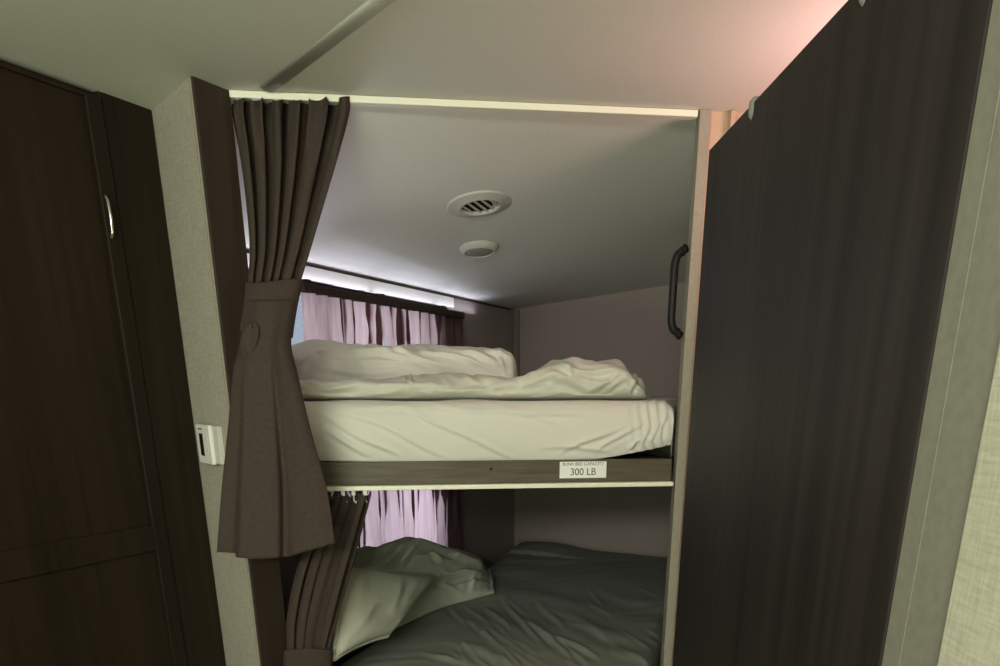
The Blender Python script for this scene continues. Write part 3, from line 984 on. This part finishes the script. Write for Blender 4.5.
ring = [(R * 1.0, 0), (R * 1.0, .004), (R * .95, .006), (R * .72, .007), (R * .64, .011), (R * .59, .0115), (R * .56, .008), (R * .56, .0)]
seg = 48; rr = []
for r, h in ring: rr.append([bm.verts.new(fr @ Vector((r * math.cos(2*PI*k/seg), r * math.sin(2*PI*k/seg), h))) for k in range(seg)])
for a, b in zip(rr, rr[1:] + rr[:1]):
    for k in range(seg): bm.faces.new((a[k], a[(k+1) % seg], b[(k+1) % seg], b[k]))
finish('rim', bm, M['offwhite'], vt, smooth=True)
bm = bmesh.new(); lathe(bm, [(R * .56, .0005), (R * .56, .002)], fr, 40)
finish('backing', bm, M['dark'], vt)
for k in range(-2, 3):
    bm = bmesh.new(); cx_ = k * R * .215
    L = math.sqrt(max(0, (R * .53) ** 2 - (abs(cx_)) ** 2)) * .97
    rotm = Matrix.Rotation(math.radians(28), 4, 'Z')
    hw = R * .065; tl_ = math.radians(24)
    vs = []
    for (sx, sz) in ((-1, -1), (1, -1), (1, 1), (-1, 1)):
        for sy in (-1, 1):
            lxx = sx * hw; lz = sz * .0012
            X = lxx * math.cos(tl_) - lz * math.sin(tl_); Z = lxx * math.sin(tl_) + lz * math.cos(tl_)
            vs.append(bm.verts.new(fr @ (rotm @ Vector((cx_ + X, sy * L,   .0060 + Z)))))
    q = vs
    for a in range(4):
        b = (a + 1) % 4
        bm.faces.new((q[a*2], q[b*2], q[b*2+1], q[a*2+1]))
    bm.faces.new((q[0], q[2], q[4], q[6])); bm.faces.new((q[1], q[7], q[5], q[3]))
    finish('slat', bm, M['offwhite'], vt)
p, n_ = ceil_at(479, 247)
R = 19.5 * p.y / ray(478, 248).y
fr = frame_at(p, n_)
pk = thing('puck_light', 'small round white ceiling light just behind the louvred vent', 'ceiling light', p)
bm = bmesh.new(); lathe(bm, [(R * 1.04, 0), (R * 1.02, .003), (R * .95, .010), (R * .84, .017), (R * .74, .019), (R * .72, .017), (R * .70, .004)], fr, 40)
finish('housing', bm, M['offwhite'], pk, smooth=True)
bm = bmesh.new(); lathe(bm, [(R * .71, .010), (R * .70, .016), (R * .4, .019), (R * .01, .020)], fr, 40)
finish('lens', bm, mottled('frosted lens', (.33, .30, .28), (.36, .33, .31), 60, .5, 0), pk, smooth=True)

# grab handle on the inner face of the post
gh = thing('grab_handle', 'black D shaped grab handle inside the bunk on the pale post', 'handle', up(q0 - nO * .05, H + .2))
g0, g1 = onv(689, 250, q0 - nO * .03, dO), onv(684, 334, q0 - nO * .03, dO)
gx = v2(q0 - nO * .03)
out = (v2(onv(674, 290, q0 - nO * .03, dO)) - gx).length
bm = bmesh.new(); pts = []
za, zb_ = g0.z, g1.z
def gp(o_, z):
    q = gx - dO * o_; return Vector((q.x, q.y, z))
out = .023
pts = [gp(-.004, za + .004), gp(.004, za)]
for k in range(7):
    q = k / 6 * PI / 2; pts.append(gp(.010 + (out - .010) * math.sin(q), za - .006 - .034 * (1 - math.cos(q))))
for k in range(1, 8): pts.append(gp(out, lerp(za - .04, zb_ + .04, k / 8)))
for k in range(7):
    q = k / 6 * PI / 2; pts.append(gp(.010 + (out - .010) * math.cos(q), zb_ + .006 + .034 * (1 - math.sin(q))))
pts += [gp(.004, zb_), gp(-.004, zb_ - .004)]
tube(bm, pts, .0095, 14)
finish('grip', bm, M['black'], gh, smooth=True)
for z in (za, zb_):
    bm = bmesh.new(); tube(bm, [gp(0, z), gp(.005, z)], .013, 20)
    finish('mount', bm, M['black'], gh, bevel=.002)

# thermostat on the partition
def papt(x, y): return onv(x, y, v2(Pa), pt.normalized())
ptn = pt.normalized()
tp0 = papt(211, 445)
tc = v2(papt(212, 424)); tzt = papt(213, 425).z; tzb = papt(216, 463).z
tw = .062
nP = nL
ts_ = thing('thermostat', 'small white wall thermostat with a dark display on the beige partition', 'thermostat', up(v2(tp0), tzb))
tcen = v2(tp0) + ptn * .030
bm = bmesh.new(); bar(bm, tcen - ptn * .055, tcen + ptn * .055, nP, tzb + .001, tzt - .001, 0, .012)
finish('back_plate', bm, M['offwhite'], ts_, bevel=.002)
bm = bmesh.new(); bar(bm, tcen - ptn * .058, tcen + ptn * .030, nP, tzb - .001, tzt + .001, .012, .022)
tb_ = finish('cover', bm, M['white'], ts_, bevel=.003)
hh = tzt - tzb
bm = bmesh.new(); bar(bm, tcen - ptn * .036, tcen - ptn * .015, nP, tzb + hh * .20, tzb + hh * .78, .0221, .0232)
finish('display', bm, M['black'], ts_)
for z in (.36, .64):
    bm = bmesh.new(); bar(bm, tcen + ptn * .004, tcen + ptn * .012, nP, tzb + hh * z - .004, tzb + hh * z + .004, .022, .0238)
    finish('button', bm, M['offwhite'], ts_, bevel=.0006)
bm = bmesh.new()
for i in range(5):
    a = -.038 + i * .005
    bar(bm, tcen + ptn * a, tcen + ptn * (a + .0032), nP, tzb + hh * .88, tzb + hh * .92, .0221, .0225)
finish('lettering', bm, M['ink'], tb_)

# ------------------------------------------------------------------ light
w = bpy.data.worlds.new('sky'); sc.world = w; w.use_nodes = True
bg = w.node_tree.nodes['Background']; bg.inputs['Color'].default_value = (.78, .86, 1.0, 1); bg.inputs['Strength'].default_value = .6
def area(name, loc, target, sx, sy, power, col, spread=180):
    l = bpy.data.lights.new(name, 'AREA'); l.shape = 'RECTANGLE'; l.size = sx; l.size_y = sy; l.energy = power; l.color = col
    l.spread = math.radians(spread)
    o = bpy.data.objects.new(name, l); COL.objects.link(o); o.location = loc
    o.rotation_euler = (Vector(target) - Vector(loc)).to_track_quat('-Z', 'Y').to_euler()
    return o
# daylight at the two bunk windows
for nm, t0, t1, z0, z1, e in (('daylight_upper', tA, tB, zUa, zUb, 12), ('daylight_lower', tC, tD, zLa, zLb, 15)):
    c = wp((t0 + t1) / 2, (z0 + z1) / 2, -.35); area(nm, c, wp((t0 + t1) / 2, (z0 + z1) / 2, .3), 1.3, .7, e, (1.0, .96, .98) if 'upper' in nm else (.90, .88, 1.0))
# daylight escaping upwards between the upper curtain and the wall
tg0, tg1 = wt(wallpt(474, 298)), tB + .3
c = wp((tg0 + tg1) / 2, zWall - .058, .024)
l = area('daylight_gap', c, c + Vector((0, 0, 1)), tg1 - tg0, .02, 0.75, (.84, .84, 1.0))
l.rotation_euler = Matrix(((-dW.x, nW.x, 0), (-dW.y, nW.y, 0), (0, 0, -1))).to_euler()
# living-area window behind the eye
area('hall_daylight', (-.7, -1.3, H + .42), (.0, 2.0, H + .1), 1.3, .2, 43, (1.0, .985, .88))
p_ = bpy.data.lights.new('hall_lamp', 'POINT'); p_.energy = 3.5; p_.color = (.97, 1.0, .82); p_.shadow_soft_size = .06
po = bpy.data.objects.new('hall_lamp', p_); COL.objects.link(po); po.location = (-.1, .1, zc - .09)
area('ceiling_fill', (-.5, -.9, H - .5), (-.35, -.3, H + 1), .8, .5, 27, (.80, 1.0, .60))  # added upward fill that brightens the ceilings; no real lamp stands here
# the wash room behind the open door
area('washroom_light', (.82, 1.5, H + .30), (.72, 1.6, zc + .1), .25, .25, 4.6, (1.0, .57, .52))

vs_ = sc.view_settings
vs_.view_transform = 'Standard'; vs_.look = 'None'; vs_.gamma = 1; vs_.exposure = 0; vs_.use_curve_mapping = False
